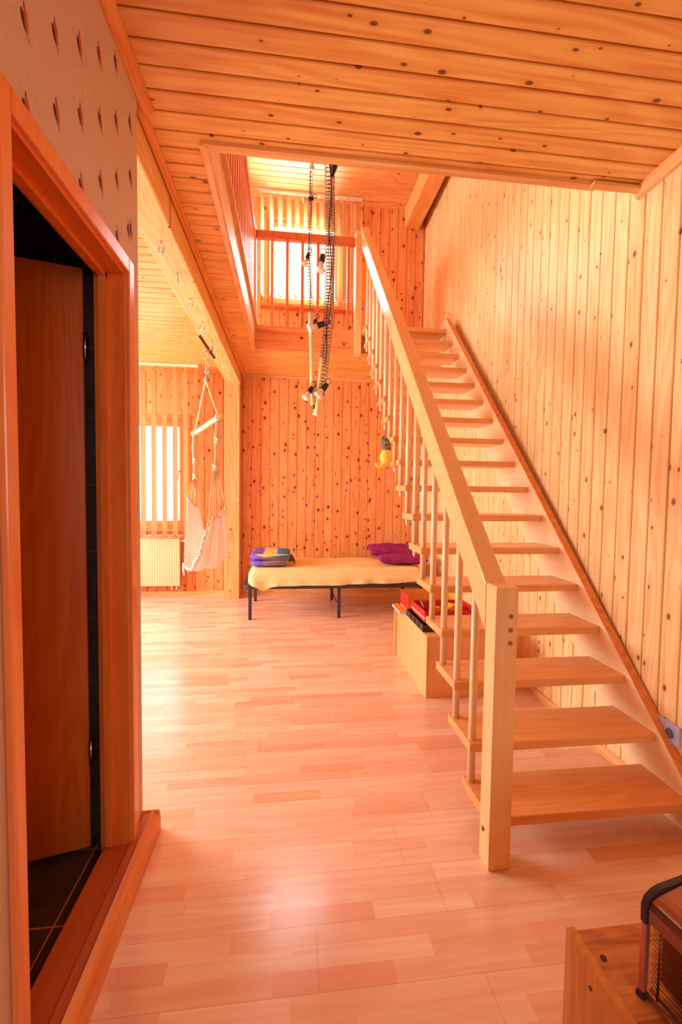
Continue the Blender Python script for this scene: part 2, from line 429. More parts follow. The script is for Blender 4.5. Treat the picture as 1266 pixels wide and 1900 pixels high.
# lower ceiling with the stairwell opening (rooms below, boards run left-right)
mb = MB()
OX, OY0, OY1 = -.36, 2.05, 4.80
f_c = lambda y, x, d: (x, y, ZC - d)
panel(mb, f_c, YF, OY0, XL, 1.86, [], P_CEIL)
panel(mb, f_c, OY0, OY1, XL, OX, [], P_CEIL)
panel(mb, f_c, OY1, YB, XL, 1.86, [], P_CEIL)
struct(mb, 'ceiling', M['ceil'], recalc=False)
mb = MB()
for x0, x1, y0, y1 in ((XL, 1.86, YF, OY0), (XL, OX-.02, OY0, OY1), (XL, 1.86, OY1+.06, YB)):
    mb.box(x0, y0, ZC+.11, x1, y1, ZU)
struct(mb, 'floor_upper', M['floor'])
# upper ceiling
mb = MB(); panel(mb, lambda y, x, d: (x, y, ZT - d), YF, YB, XL, 1.9, [], .096, .01)
struct(mb, 'ceiling_upper', M['ceil_up'], recalc=False)

# back wall with two windows
WL = (-2.42, -1.30, .88, 2.29)      # lower window opening
WU = (-.30, .70, 3.78, 4.90)        # upper window opening
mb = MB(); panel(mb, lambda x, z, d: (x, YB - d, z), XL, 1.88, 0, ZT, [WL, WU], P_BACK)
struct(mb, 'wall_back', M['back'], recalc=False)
# right wall
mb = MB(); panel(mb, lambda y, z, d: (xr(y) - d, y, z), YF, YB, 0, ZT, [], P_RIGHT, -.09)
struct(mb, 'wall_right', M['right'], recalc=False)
# far left wall: lower daylight window, upper opening added for fill light
HL = (2.7, 5.1, .8, 2.3); HU = (2.3, 4.5, 3.6, 4.8)
mb = MB(); panel(mb, lambda y, z, d: (XL + d, y, z), YF, YB, 0, ZT, [HL, HU], P_RIGHT)
struct(mb, 'wall_left', M['left'], recalc=False)
# wall behind the camera
HR = (-.3, 1.3, .95, 2.45)  # opening added to let the rear fill lamp in
mb = MB(); panel(mb, lambda x, z, d: (x, YF + d, z), XL, 1.7, 0, ZT, [HR], P_RIGHT)
struct(mb, 'wall_front', M['front'], recalc=False)

def window(name, fn, u0, u1, v0, v1, fw=.07, casing=.05, mullion=False, handle=None, sill=True, depth=.06):
    """fn(u,v,d): d measured into the room from the wall face"""
    w = bpy.data.objects.new(name, None); link(w); c = fn((u0+u1)/2, v0, 0); w.location = c; OFF[w] = Vector(c); w['kind'] = 'structure'
    def bx(mb, a, b, c_, d, e, f):
        mb.hexa([fn(a, c_, e), fn(b, c_, e), fn(b, d, e), fn(a, d, e), fn(a, c_, f), fn(b, c_, f), fn(b, d, f), fn(a, d, f)])
    mb = MB()
    for a, b, c_, d in ((u0-casing, u1+casing, v1, v1+casing), (u0-casing, u0, v0, v1), (u1, u1+casing, v0, v1)):
        bx(mb, a, b, c_, d, 0, .018)
    mb.build('casing', M['wframe'], w, bevel=.003)
    mb = MB()
    for a, b, c_, d in ((u0, u1, v1-.05, v1), (u0, u1, v0, v0+.05), (u0, u0+.05, v0+.05, v1-.05), (u1-.05, u1, v0+.05, v1-.05)):
        bx(mb, a, b, c_, d, -.09, -.01)
    mb.build('frame', M['wframe'], w, bevel=.003)
    mb = MB(); a0, a1, b0, b1 = u0+.04, u1-.04, v0+.045, v1-.045
    g = fw
    for a, b, c_, d in ((a0, a1, b1-g, b1), (a0, a1, b0, b0+g), (a0, a0+g, b0+g, b1-g), (a1-g, a1, b0+g, b1-g)):
        bx(mb, a, b, c_, d, -.05, .005)
    mb.build('sash', M['wframe'], w, bevel=.004)
    mb = MB(); bx(mb, a0+g-.005, a1-g+.005, b0+g-.005, b1-g+.005, -.032, -.026); mb.build('pane', M['glass'], w)
    if sill:
        mb = MB(); bx(mb, u0-.08, u1+.10, v0-.03, v0, -.05, .11); mb.build('sill', M['wframe'], w, bevel=.004)
    if handle:
        mb = MB(); p = Vector(fn(handle[0], handle[1], .03)); q = Vector(fn(handle[0]-.01, handle[1]-.12, .055))
        mb.cyl(fn(handle[0], handle[1], 0), p, .012).tube([p, (p+q)/2, q], .008, 8); mb.build('handle', M['steel'], w)
    return w
fb = lambda x, z, d: (x, YB - d, z)
window('window_1', fb, *WL, fw=.055, handle=(-1.40, 1.62))
window('window_2', fb, *WU, fw=.07, sill=True)
fl_ = lambda y, z, d: (XL + d, y, z)
window('window_3', fl_, *HL); window('added_window_upper_left', fl_, *HU)  # second, upper window is added for the upstairs fill lamp
window('added_window_rear', lambda x, z, d: (x, YF + d, z), *HR)  # unseen window added for the rear fill lamp

# ------------------------------------------------------------------ partition with the narrow door (left foreground)
XW = -.572; JX = -.672
D0, D1, DZ, DT = 1.000, 1.650, .085, 2.138     # clear door opening
mb = MB()
def wallbox(y0, y1, z0, z1): mb.box(-.66, y0, z0, XW, y1, z1)
wallbox(YF, D0-.03, 0, ZC); wallbox(D1+.03, 1.80, 0, ZC); wallbox(D0-.03, D1+.03, DT+.03, ZC); wallbox(D0-.03, D1+.03, 0, .05)
mb.box(XL, 1.755, 0, -.66, 1.80, ZC)
# printed motifs of the wallpaper, half-drop repeat
def motif(y, z, k):
    x = XW + .0006
    def poly(pts, mi, dx=0):
        f = mb.bm.faces.new([mb.bm.verts.new((x+dx, y+p[0]*s*.9, z+p[1]*s)) for p in pts]); f.material_index = mi
    s = .78
    poly([(-.030, .012), (-.022, .022), (-.012, .004), (-.002, -.020), (.006, -.030), (-.012, -.022), (-.026, -.006)], 2)
    poly([(-.010, .030), (-.004, .036), (.006, .024), (.010, .006), (.014, -.022), (.004, -.016), (-.008, .000), (-.016, .014)], 1, .0004)
    poly([(.002, -.016), (.014, -.020), (.020, -.040), (.015, -.046), (.008, -.034)], 3, .0004)
    poly([(-.012, .030), (-.006, .034), (-.010, .048), (-.013, .046)], 2, .0004)
for i in range(-14, 6):
    for j in range(-2, 5):
        y = 1.083 + .1295*i; z = 2.404 + .0965*i + .185*j
        while z > 2.86: z -= .185*7
        if 2.19 < z < ZC-.06 and y < 1.76 and y > -1: motif(y, z, i)
motif(1.707, 2.315, 0)
struct(mb, 'wall_partition', [M['paper'], M['motif_orange'], M['motif_dark'], M['motif_yellow']], recalc=False)

d = bpy.data.objects.new('door_1', None); link(d); d.location = (XW, 1.35, .085); OFF[d] = Vector((XW, 1.35, .085)); d['kind'] = 'structure'
mb = MB()   # lining (jambs + head)
mb.box(JX, D1, .05, XW+.004, D1+.03, DT+.03)
mb.box(JX, D0-.03, .05, XW+.004, D0, DT+.03)
mb.build('jamb', M['door'], d, bevel=.002)
mb = MB(); mb.box(JX, D0, DT, XW+.004, D1, DT+.03); mb.build('head_lining', M['doorY'], d, bevel=.002)
mb = MB()   # architrave, outer face
for y0, y1, z0, z1 in ((D1+.004, D1+.055, .05, DT+.062), (D0-.046, D0-.006, .05, DT+.062), (D0-.006, D1+.004, DT+.010, DT+.062)):
    mb.box(XW, y0, z0, XW+.018, y1, z1)
mb.build('architrave', M['casing'], d, bevel=.004)
mb = MB(); mb.box(JX+.02, D1-.014, .09, JX+.045, D1, DT); mb.box(JX+.02, D0, DT-.014, JX+.045, D1, DT); mb.build('stop_bead', M['door'], d)
# door leaf swung into the tiled room
hp = Vector((-.726, 1.694, 0)); ld = Vector((-.184, -.05, 0)).normalized(); ln = Vector((ld.y, -ld.x, 0))
leaf = MB(); c = hp + ld*.31 + Vector((0, 0, 1.112)) + ln*(.02)
leaf.obox(c, ld*.31, ln*.02, Vector((0, 0, 1.06)))
lf = leaf.build('door_leaf', M['door'], d, bevel=.003)
mb = MB()
for z in (.42, 1.90): mb.cyl((-.716, 1.684, z-.045), (-.716, 1.684, z+.045), .008)
mb.build('hinge', M['steel'], d)
mb = MB(); hc = hp + ld*.55 + Vector((0, 0, 1.1))
mb.cyl(hc, hc - ln*.045, .009); mb.tube([hc - ln*.045, hc - ln*.045 - ld*.11], .009); mb.build('door_handle', M['steel'], lf)
# raised threshold
mb = MB(); mb.box(-.66, D0-.03, .05, -.56, D1+.012, .085)
mb.box(-.5715, -2.4, .0, -.537, 1.80, .093)
struct(mb, 'trim_threshold', M['sill'], bevel=.003)
mb = MB(); prof = [(0, 0), (.030, 0), (.030, .05), (.024, .082), (.012, .096), (0, .100)]
mb.prism(prof, lambda p, t: (-.537 + p[0], t, p[1]), -2.4, 1.80)
mb.prism([(0,0),(.03,0),(.03,.05),(.012,.096),(0,.1)], lambda p, t: (t, 1.80+p[0], p[1]), XL, -.51)
struct(mb, 'baseboard_partition', M['pineYc'])

# tiled room behind the door
mb = MB(); mb.box(-2.4, .1, 0.0, -.662, 1.745, .045); struct(mb, 'floor_tiled_room', M['tilef'])
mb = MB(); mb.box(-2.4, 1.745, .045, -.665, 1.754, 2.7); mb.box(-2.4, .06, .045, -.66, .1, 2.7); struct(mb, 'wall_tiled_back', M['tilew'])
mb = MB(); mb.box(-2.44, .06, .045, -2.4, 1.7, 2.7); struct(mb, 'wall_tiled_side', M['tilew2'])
mb = MB(); mb.box(-2.44, .06, 2.68, -.66, 1.7, 2.72); struct(mb, 'ceiling_tiled_room', M['tilew'])

# ------------------------------------------------------------------ mouldings
def mould(name, prof, fn, a, b, mat): mb = MB(); mb.prism(prof, fn, a, b); return struct(mb, name, mat)
q = [(0, 0), (.038, 0), (.038, .008), (.030, .020), (.020, .030), (.008, .038), (0, .038)]
mould('trim_1', q, lambda p, t: (XW + p[0], t, ZC - p[1]), YF, 1.885, M['pineYc'])
mould('trim_2', q, lambda p, t: (-.595 + p[0]*.8, t, ZC - p[1]*.7), 1.80, YB, M['pineYc'])
mould('trim_3', [(0, 0), (.045, 0), (.045, .008), (.02, .04), (0, .045)], lambda p, t: (xr(t) - p[0], t, ZC - p[1]), YF, 2.05, M['pineY'])
# moulding round the stairwell opening
mould('trim_4', [(0, 0), (.040, 0), (.040, .016), (.030, .022), (.0, .014)], lambda p, t: (OX - .03 + p[0], t, ZC - p[1]), OY0-.02, OY1, M['pineY'])
mould('trim_5', [(0, 0), (.040, 0), (.040, .014), (.030, .022), (.0, .014)], lambda p, t: (t, OY0 - .03 + p[0], ZC - p[1]), OX-.02, 1.455, M['pineX'])
mould('trim_6', [(0, 0), (.040, 0), (.040, .014), (.030, .022), (.0, .014)], lambda p, t: (t, OY0 - .05 + p[0], ZC - .008 - p[1]), 1.425, xr(2)-.002, M['pineX'])
mould('trim_7', [(0, 0), (.02, 0), (.02, .02), (0, .02)], lambda p, t: (t, YB - p[0], ZC - p[1]), -.60, xr(YB), M['pineX'])
mould('baseboard_back', [(0, 0), (.018, 0), (.018, .045), (.008, .06), (0, .06)], lambda p, t: (t, YB - p[0], p[1]), XL, xr(YB), M['pineX'])
mould('baseboard_right', [(0, 0), (.020, 0), (.020, .020), (.010, .045), (0, .05)], lambda p, t: (xr(t) - p[0], t, p[1]), 1.9, YB, M['pineY'])
mould('trim_8', [(0, 0), (.02, 0), (.02, .02), (0, .02)], lambda p, t: (t, YB - p[0], ZT - p[1]), XL, xr(YB), M['pineX'])
# fascia boards lining the stairwell
mb = MB(); mb.box(OX-.02, OY0, ZC-.004, OX+.002, OY1, ZU+.012); mb.box(OX-.02, OY0-.0, ZU+.012, OX+.030, OY1, ZU+.030)
struct(mb, 'trim_9', M['lining'], bevel=.002)
mb = MB(); mb.box(OX, OY1, ZC-.006, .699, OY1+.05, ZU+.015); mb.box(.774, OY1+.052, ZC-.006, 1.77, OY1+.062, ZU)
struct(mb, 'trim_10', M['fascia'], bevel=.002)
mb = MB(); mb.box(OX, OY0-.02, ZC, 1.74, OY0, ZU); struct(mb, 'trim_11', M['pineX'])

# ------------------------------------------------------------------ timber frame: beam, post, purlin
mb = MB(); mb.box(-.77, 1.802, 2.715, -.60, 5.70, ZC+.03)
beam = mb.build('ceiling_beam', M['beamY'], loc=(-.685, 3.8, 2.715), bevel=.006, label='long pale pine ceiling beam with a row of eye hooks, above the hanging chair', cat='beam')
mb = MB(); mb.box(-.80, 5.70, 0, -.61, 5.90, 2.87)
mb.build('wooden_post', M['pineZ'], loc=(-.705, 5.8, 0), bevel=.006, label='square pine post standing at the back wall left of the bed', cat='post')
mb = MB(); mb.box(1.52, 1.9, 4.908, 1.72, YB-.002, ZT-.002)
mb.build('roof_purlin', M['beamY'], loc=(1.62, 4, 4.908), bevel=.008, label='thick pine roof beam under the upstairs ceiling near the right wall', cat='beam')

# eye hooks screwed in the beam
def eye_hook_mb(kind, x, y, z, rot):
    mb = MB(); mb.cyl((x, y, z), (x, y, z-.022), .004, 8)
    n = Vector((cos(rot), sin(rot), 0))
    if kind == 'ring': mb.torus((x, y, z-.043), .021, .0042, n)
    else:
        a = Vector((-n.y, n.x, 0)); c = Vector((x, y, z-.042))
        mb.tube([c + a*(.019*sin(t)) + Vector((0,0,.019*cos(t))) for t in [pi*1.55*k/12 for k in range(13)]], .004, 8)
    return mb
hooks = [(2.52, 'ring', .9, 'nearest the camera, first of the row'), (2.865, 'ring', .35, 'second of the row from the camera'), (3.23, 'ring', .8, 'third of the row, before the chair chain'),
         (3.66, 'ring', 1.2, 'holding the chain of the hanging chair'), (4.10, 'ring', .5, 'just behind the hanging chair chain'), (4.40, 'hook', .2, 'second behind the hanging chair chain'),
         (4.77, 'hook', .5, 'last but one towards the back wall'), (5.20, 'ring', .9, 'last of the row, nearest the back wall')]
for y, k, r, t in hooks:
    eye_hook_mb(k, -.682, y, 2.715, r).build('eye_hook', M['steel'], loc=(-.682, y, 2.715), label='steel %s under the pine beam, %s' % ('eye' if k == 'ring' else 'hook', t), cat='hook', group='screw eyes and hooks along the ceiling beam')

# ------------------------------------------------------------------ staircase
Y0, Z0, DY, DZt = 1.565, .142, .1881, .1857
st = empty('staircase', (1.2, 1.6, 0), 'open-riser beech staircase with round balusters climbing along the right wall', 'staircase')
TR = 1.652
for k in range(1, 18):
    y = Y0 + DY*(k-1); z = Z0 + DZt*(k-1)
    mb = MB(); dep = .262 if k < 17 else .27
    mb.box(.778, y, z-.040, TR, y+dep, z)
    mb.build('tread', M['beechX'], st, bevel=.004)
# wall stringer
mb = MB()
s0 = lambda y: .223 + (y-1.611)*1.0059
pts = [(1.40, s0(1.40)), (4.60, s0(4.60)), (4.80, s0(4.60)), (4.80, 2.93), (1.79, .0), (1.40, .0)]
mb.prism(pts, lambda p, t: (t, p[0], p[1]), TR-.004, 1.684)
mb.build('stringer', M['string'], st, bevel=.002)
mb = MB()   # dark capping edge of the stringer
mb.hexa([(TR-.006, 1.38, s0(1.38)), (1.690, 1.38, s0(1.38)), (1.690, 4.6, s0(4.6)), (TR-.006, 4.6, s0(4.6)),
         (TR-.006, 1.38, s0(1.38)+.006), (1.690, 1.38, s0(1.38)+.006), (1.690, 4.6, s0(4.6)+.006), (TR-.006, 4.6, s0(4.6)+.006)])
mb.build('stringer_cap', M['pineYc'], st)
# newel post
mb = MB(); mb.box(.744, 1.487, 0, .830, 1.569, 1.062)
nw = mb.build('newel_post', M['beechZ'], st, bevel=.005)
for z in (.955, .905, .857):
    mb = MB(); mb.tube([(.802, 1.4872, z), (.802, 1.4845, z)], .0085, 14); mb.build('wood_plug', M['plug'], nw)
mb = MB(); mb.ball((.7425, 1.535, .13), .009, (.5, 1, 1)); mb.build('bolt_cap', M['brass'], nw)
# handrail
hs = .987
mb = MB()
hy0, hy1 = 1.569, 4.72
zt = lambda y: 1.058 + (y-1.569)*hs
mb.prism([(hy0, zt(hy0)), (hy1, zt(hy1)), (hy1, zt(hy1)-.10), (hy1-.08, zt(hy1)-.262), (hy0, zt(hy0)-.182)], lambda p, t: (t, p[0], p[1]), .742, .824)
mb.build('handrail', M['beechY'], st, bevel=.006)
# round balusters: each runs through the front corner of a tread down to the tread below
for k in range(2, 18):
    y = Y0 + DY*(k-1) + .035; z = Z0 + DZt*(k-1)
    top = zt(y) - .16; bot = z - DZt - (.02 if k > 6 else 0)
    if y > 4.66: continue
    mb = MB(); mb.cyl((.803, y, bot), (.803, y, top), .0165, 18)
    bal = mb.build('baluster', M['rod'], st)
    if k > 6:
        mb = MB(); mb.tube([(.803, y, bot-.018), (.803, y, bot-.045), (.803, y, bot-.060), (.803, y, bot-.066)], [.0085, .0085, .0065, .002], 10)
        mb.build('nut_cap', M['white'], bal)

# upstairs balustrades
mb_ = empty('landing_balustrade', (.2, 4.87, ZU), 'pine balustrade across the upstairs landing in front of the upper window', 'railing')
mb = MB(); mb.box(-.349, 4.84, 4.045, .699, 4.90, 4.125); mb.build('handrail', M['rail_shaded'], mb_, bevel=.004)
for x in (-.185, -.025, .137, .302, .466, .632):
    mb = MB(); mb.box(x-.015, 4.850, ZU+.015, x+.015, 4.885, 4.05); mb.build('baluster', M['rail_shaded'], mb_, bevel=.003)
mb = MB(); mb.box(.70, 4.78, 2.88, .772, 4.90, 4.165); mb.build('newel_post', M['beechZ'], mb_, bevel=.004)
lb = empty('gallery_balustrade', (-.375, 3.4, ZU), 'shade-darkened gallery balustrade along the left side of the stairwell opening', 'railing')
mb = MB(); mb.box(-.412, 1.95, 4.045, -.352, 4.839, 4.125); mb.build('handrail', M['rail_shaded'], lb, bevel=.004)
y = 2.06; i = 0
while y < 4.78:
    mb = MB(); mb.box(-.396, y-.020, ZU+.03, -.366, y+.020, 4.05); mb.build('baluster', M['rail_shaded'], lb, bevel=.003)
    y += .125
mb = MB(); mb.box(-.415, 4.84, ZU, -.350, 4.905, 4.20); mb.build('corner_post', M['rail_shaded'], lb, bevel=.004)

# ------------------------------------------------------------------ vertical blinds
def blind(name, label, xs, ztop, zbot, angs, x0, x1, y=5.815, wand=False):
    r = empty(name, ((x0+x1)/2, y, ztop), label, 'blind', None)
    mb = MB(); mb.box(x0, y-.020, ztop-.028, x1, y+.020, ztop); mb.build('headrail', M['blind'], r, bevel=.003)
    for x, a in zip(xs, angs):
        mb = MB(); d = Vector((cos(a), sin(a), 0)); n = Vector((-d.y, d.x, 0))
        def fn(u, v):
            t = (u-.5)*.089
            z = ztop-.05 - v*(ztop-.05-zbot)
            pinch = 1 - .35*max(0, 1 - v*25)
            return Vector((x, y, z)) + d*t*pinch + n*(.006*(1-(2*u-1)**2))
        mb.grid(fn, 6, 26); mb.cyl((x, y, ztop-.052), (x, y, ztop-.026), .004, 6)
        mb.build('slat', M['blind'], r, solid=.0012)
    mb = MB()
    for a, b in zip(xs, xs[1:]):
        for s in (-1, 1):
            mb.tube([(a+(b-a)*t, y+s*.03*(1), zbot+.012-.022*sin(pi*t)) for t in [k/8 for k in range(9)]], .0016, 5)
    mb.build('bead_chain', M['white'], r)
    if wand:
        mb = MB(); mb.cyl((x1-.015, y-.03, ztop-.03), (x1-.02, y-.03, ztop-.95), .004, 8); mb.build('control_cord', M['white'], r)
    return r
xs = [-.345, -.231, -.123, -.014, .088, .197, .301, .394, .501, .609, .711, .816]
ws = [.40, .52, .62, .62, .66, .50, .70, .74, .62, .72, .80, .92]
blind('vertical_blind', 'cream vertical slat blind at the upper window above the landing railing', xs, ZT-.006, 3.86, [math.acos(w) for w in ws], -.40, .93, wand=True)
xs = [-2.09+.1232*i for i in range(9)]
blind('vertical_blind', 'cream vertical slat blind at the lower window over the radiator', xs, ZC-.004, .835, [radians(67+2*(i % 3)) for i in range(9)], -2.20, -1.075, y=5.54)

# ------------------------------------------------------------------ radiator
rd = empty('radiator', (-1.9, 5.82, .13), 'cream ribbed panel radiator on the back wall under the lower window', 'radiator')
mb = MB(); n = 38; x0, x1 = -2.48, -1.355
def rfn(u, v):
    ph = (u*n) % 1
    e = .004 if (.25 < ph < .75 and .06 < v < .94) else 0
    return (x0+(x1-x0)*u, 5.755-e, .165+.60*v)
mb.grid(rfn, n*4, 16)
mb.box(x0, 5.757, .165, x1, 5.775, .765)
mb.box(x0, 5.825, .165, x1, 5.84, .765)
mb.build('front_panel', M['rad'], rd)
mb = MB()
for xx in (x0, x1-.012): mb = MB(); mb.box(xx, 5.762, .15, xx+.012, 5.845, .785); mb.build('side_cover', M['rad'], rd, bevel=.003)
mb = MB()
mb.box(x0, 5.757, .775, x1, 5.762, .785)
for i in range(60): mb.box(x0+.01+i*(x1-x0-.02)/60, 5.762, .778, x0+.018+i*(x1-x0-.02)/60, 5.84, .785)
mb.build('top_grille', M['rad'], rd)
mb = MB(); mb.cyl((x1, 5.80, .735), (x1+.045, 5.80, .735), .012); mb.cyl((x1+.045, 5.80, .735), (x1+.10, 5.80, .735), .022); mb.build('thermostat_valve', M['white'], rd, bevel=.003)
mb = MB()
for xx in (x1-.05, x1-.11): mb.tube([(xx, 5.80, .165), (xx, 5.80, .115), (xx, 5.93, .105)], .008, 8)
mb.build('pipe', M['white'], rd)

# ------------------------------------------------------------------ hanging chair
hc = empty('hanging_chair', (-.69, 3.93, 2.66), 'cream canvas hanging chair on ropes under the pine beam', 'hanging chair')
def chain(mb, pts, link=.036, r=.0032, w=.011):
    pts = [Vector(p) for p in pts]; seg = []
    i = 0; flip = 0
    for a, b in zip(pts, pts[1:]):
        L = (b-a).length; n = max(1, round(L/(link*.8)))
        for k in range(n):
            c = a.lerp(b, (k+.5)/n); d = (b-a).normalized(); s = d.orthogonal().normalized(); t = d.cross(s)
            s = s if flip else t; flip ^= 1
            mb.tube([c + d*(link/2)*sin(u)*1.0 + s*w*cos(u) for u in [2*pi*j/12 for j in range(12)]], r, 6, closed=True)
for seg in ([(-.682, 3.66, 2.655), (-.690, 3.70, 2.61)], [(-.682, 3.86, 2.55), (-.690, 3.93, 2.345)], [(-.675, 4.10, 2.66), (-.68, 3.97, 2.56)]):
    mb = MB(); chain(mb, seg, .042, .0042, .014); mb.build('chain', M['steel'], hc)
mb = MB(); a = Vector((-.700, 3.66, 2.60)); b = Vector((-.655, 4.06, 2.555)); mb.tube([a, b], .013, 16)
mb.build('metal_tube', M['brass'], hc)
mb = MB(); mb.torus((-.683, 3.86, 2.565), .024, .004, (0, 1, .2)); mb.build('shackle', M['steel'], hc)
mb = MB(); mb.torus((-.70, 3.93, 2.345), .018, .004, (1, 0, 0)); mb.ball((-.70, 3.93, 2.40), .016, (1, 1, 1.4)); mb.build('shackle', M['steel'], hc)
AP = Vector((-.703, 3.93, 2.325)); BA = Vector((-.850, 4.20, 1.905)); BB = Vector((-.553, 3.66, 1.975))
def twisted(mb, a, b, r, n=40, turns=12, sag=0):
    a = Vector(a); b = Vector(b); d = (b-a); s = d.orthogonal().normalized(); t = d.cross(s).normalized()
    for ph in (0, 2*pi/3, 4*pi/3):
        mb.tube([a + d*(k/n) + (s*cos(turns*2*pi*k/n+ph) + t*sin(turns*2*pi*k/n+ph))*r*.55 + Vector((0,0,-sag*sin(pi*k/n))) for k in range(n+1)], r*.62, 6)
mb = MB(); twisted(mb, AP, BA, .009); twisted(mb, AP, BB, .009); mb.ball(AP, .018, (1, 1, 1.6)); mb.build('suspension_rope', M['rope'], hc)
mb = MB(); e = (BB-BA).normalized(); mb.tube([BA-e*.02, BA, BB, BB+e*.035], [.019, .021, .021, .019], 16); mb.build('spreader_bar', M['barwood'], hc)
for c in (BA, BB):
    mb = MB()
    for q_ in (-.012, .000, .012): mb.torus(c + e*q_, .026, .0072, e, 16, 6)
    mb.build('lashing', M['rope'], hc)
# bundles and fanned cords
pdir = Vector((.88, .47, 0))
KA = Vector((-.838, 4.16, 1.50)); KB = Vector((-.585, 3.70, 1.56))
for (P0, P1, bumps) in ((BA, KA, (.62, .98)), (BB, KB, (.45, .97))):
    mb = MB()
    for j in range(6):
        o = pdir*(.0085*(j-2.5)) + e*(.006*(j % 2))
        mb.tube([P0+o*.7-Vector((0,0,.012)), P0.lerp(P1, .35)+o*1.2, P0.lerp(P1, .7)+o*.6, P1+o*.5], .0062, 6)
    mb.build('rope_bundle', M['rope'], hc)
    for b_ in bumps:
        mb = MB(); c = P0.lerp(P1, b_); rr = .024
        mb.ball(c, rr*.9, (1, 1, 1.5), 10); mb.torus(c+Vector((0,0,.012)), rr, .008, (.3, .2, 1), 14, 6); mb.torus(c-Vector((0,0,.012)), rr, .008, (-.3, .1, 1), 14, 6)
        mb.torus(c, rr*.9, .008, (1, .2, .5), 14, 6); mb.build('knot', M['rope'], hc)
# fabric sling
FA = Vector((-.840, 4.10, 1.26)); FB = Vector((-.585, 3.76, 1.17)); ZB = .70
def sling(u, v):
    side = 2*u-1
    P = FA.lerp(FB, .5+.5*math.copysign(abs(side)**.55, side))
    top = FA.z if side < 0 else FB.z
    h = ZB + (top-ZB)*abs(side)**1.7
    w = (v-.5)*2
    half = .072 + .10*(1-abs(side)**1.5) - .02*(1 if side < 0 else 0)
    ruff = .016*sin(v*17+u*5)*(.4+.6*(1-abs(side))) + .008*sin(v*41+u*9)
    q_ = P + pdir*w*half + e*ruff
    lift = .10*w*w*(1-abs(side)) * (1 if w > 0 else .3)
    q_.z = h + lift + .05*w*side + .012*sin(u*30+v*9)
    if w < -.6 and .2 < u < .5: q_.z -= .03
    return q_
mb = MB(); mb.grid(sling, 60, 26); seat = mb.build('seat_cloth', M['canvas'], hc, solid=.004, subsurf=1)
mb = MB()   # frayed hem along the near edge and a hanging tail
pts = [sling(.30+.66*k/50, .06) + Vector((.010*sin(k*1.9), -.012, .008*cos(k*2.3))) for k in range(51)]
mb.tube(pts, .0065, 6); t0 = sling(.36, 0.0); mb.tube([t0, t0-Vector((.004, .01, .06)), t0-Vector((-.004, .012, .11))], [.012, .009, .007], 6)
mb.build('frayed_hem', M['white'], hc)
for (K_, uu) in ((KA, 0), (KB, 1)):
    mb = MB()
    for j in range(8):
        v = j/7; q_ = sling(uu, v)
        mb.tube([K_ + pdir*.004*(j-3.5), K_.lerp(q_, .5)+pdir*.004*(j-3.5), q_], .0042, 6)
        mb.ball(q_, .011, (1, 1, 1.8), 8)
    mb.build('cord', M['rope'], hc)

# ------------------------------------------------------------------ cluster lamp hanging through the stairwell
cl = empty('hanging_cluster_lamp', (.25, 3.4, ZT-.01), 'tall hanging lamp of coiled wire and wooden poles with reflector spotlights, through the stairwell', 'lamp')
YL = 3.4
S1 = [(.150, YL, ZT-.02), (.152, YL, 3.85), (.150, YL, 3.5), (.146, YL, 3.1), (.160, YL, 2.72)]
S2 = [(.285, YL, ZT-.02), (.290, YL, 3.86), (.302, YL, 3.25), (.292, YL, 2.70), (.262, YL, 2.35), (.235, YL, 2.12)]
def lerp_path(P, n):
    P = [Vector(p) for p in P]; L = [0]
    for a, b in zip(P, P[1:]): L.append(L[-1]+(b-a).length)
    out = []
    for k in range(n+1):
        s = L[-1]*k/n
        for i in range(len(P)-1):
            if s <= L[i+1]+1e-9:
                t = (s-L[i])/(L[i+1]-L[i]); p0 = P[max(i-1,0)]; p1, p2 = P[i], P[i+1]; p3 = P[min(i+2, len(P)-1)]
                out.append(.5*((2*p1)+(p2-p0)*t+(2*p0-5*p1+4*p2-p3)*t*t+(3*p1-p0-3*p2+p3)*t**3)); break
    return out
def coil(mb, P, R, r, turns, seg=10):
    n = turns*seg; c = lerp_path(P, n)
    mb.tube([p + Vector((R*cos(2*pi*k/seg), R*sin(2*pi*k/seg), 0)) for k, p in enumerate(c)], r, 4)
mb = MB(); mb.cyl((.22, YL, ZT-.05), (.22, YL, ZT-.003), .09, 24); mb.build('ceiling_rose', M['black'], cl, bevel=.004)
mb = MB(); coil(mb, S2, .036, .0036, 130); mb.build('coil_wire', M['wire'], cl)
mb = MB(); coil(mb, S1, .014, .0022, 120, 8); mb.build('coil_wire', M['wire'], cl)
mb = MB(); c = lerp_path(S2, 90); mb.tube([p + Vector((.012*sin(k*.33), .012*cos(k*.41), 0)) for k, p in enumerate(c)], .0050, 6)
mb.tube([p + Vector((.014*sin(k*.27+2), .010*cos(k*.5), 0)) for k, p in enumerate(c)], .0036, 6)
c = lerp_path(S1, 60); mb.tube([p + Vector((.005*sin(k*.5), .004, 0)) for k, p in enumerate(c)], .0034, 6); mb.build('cable', M['black'], cl)
mb = MB(); mb.tube(lerp_path([(.158, YL, 2.74), (.172, YL, 2.45), (.178, YL, 2.20), (.184, YL, 2.045)], 14), .019, 14); mb.build('wooden_pole', M['pole'], cl)
mb = MB(); mb.tube(lerp_path([(.252, YL-.01, 2.40), (.232, YL-.01, 2.15), (.218, YL-.01, 1.975)], 10), .024, 16); mb.ball((.218, YL-.01, 1.972), .0238, (1, 1, .5)); mb.build('wooden_pole', M['pole'], cl)
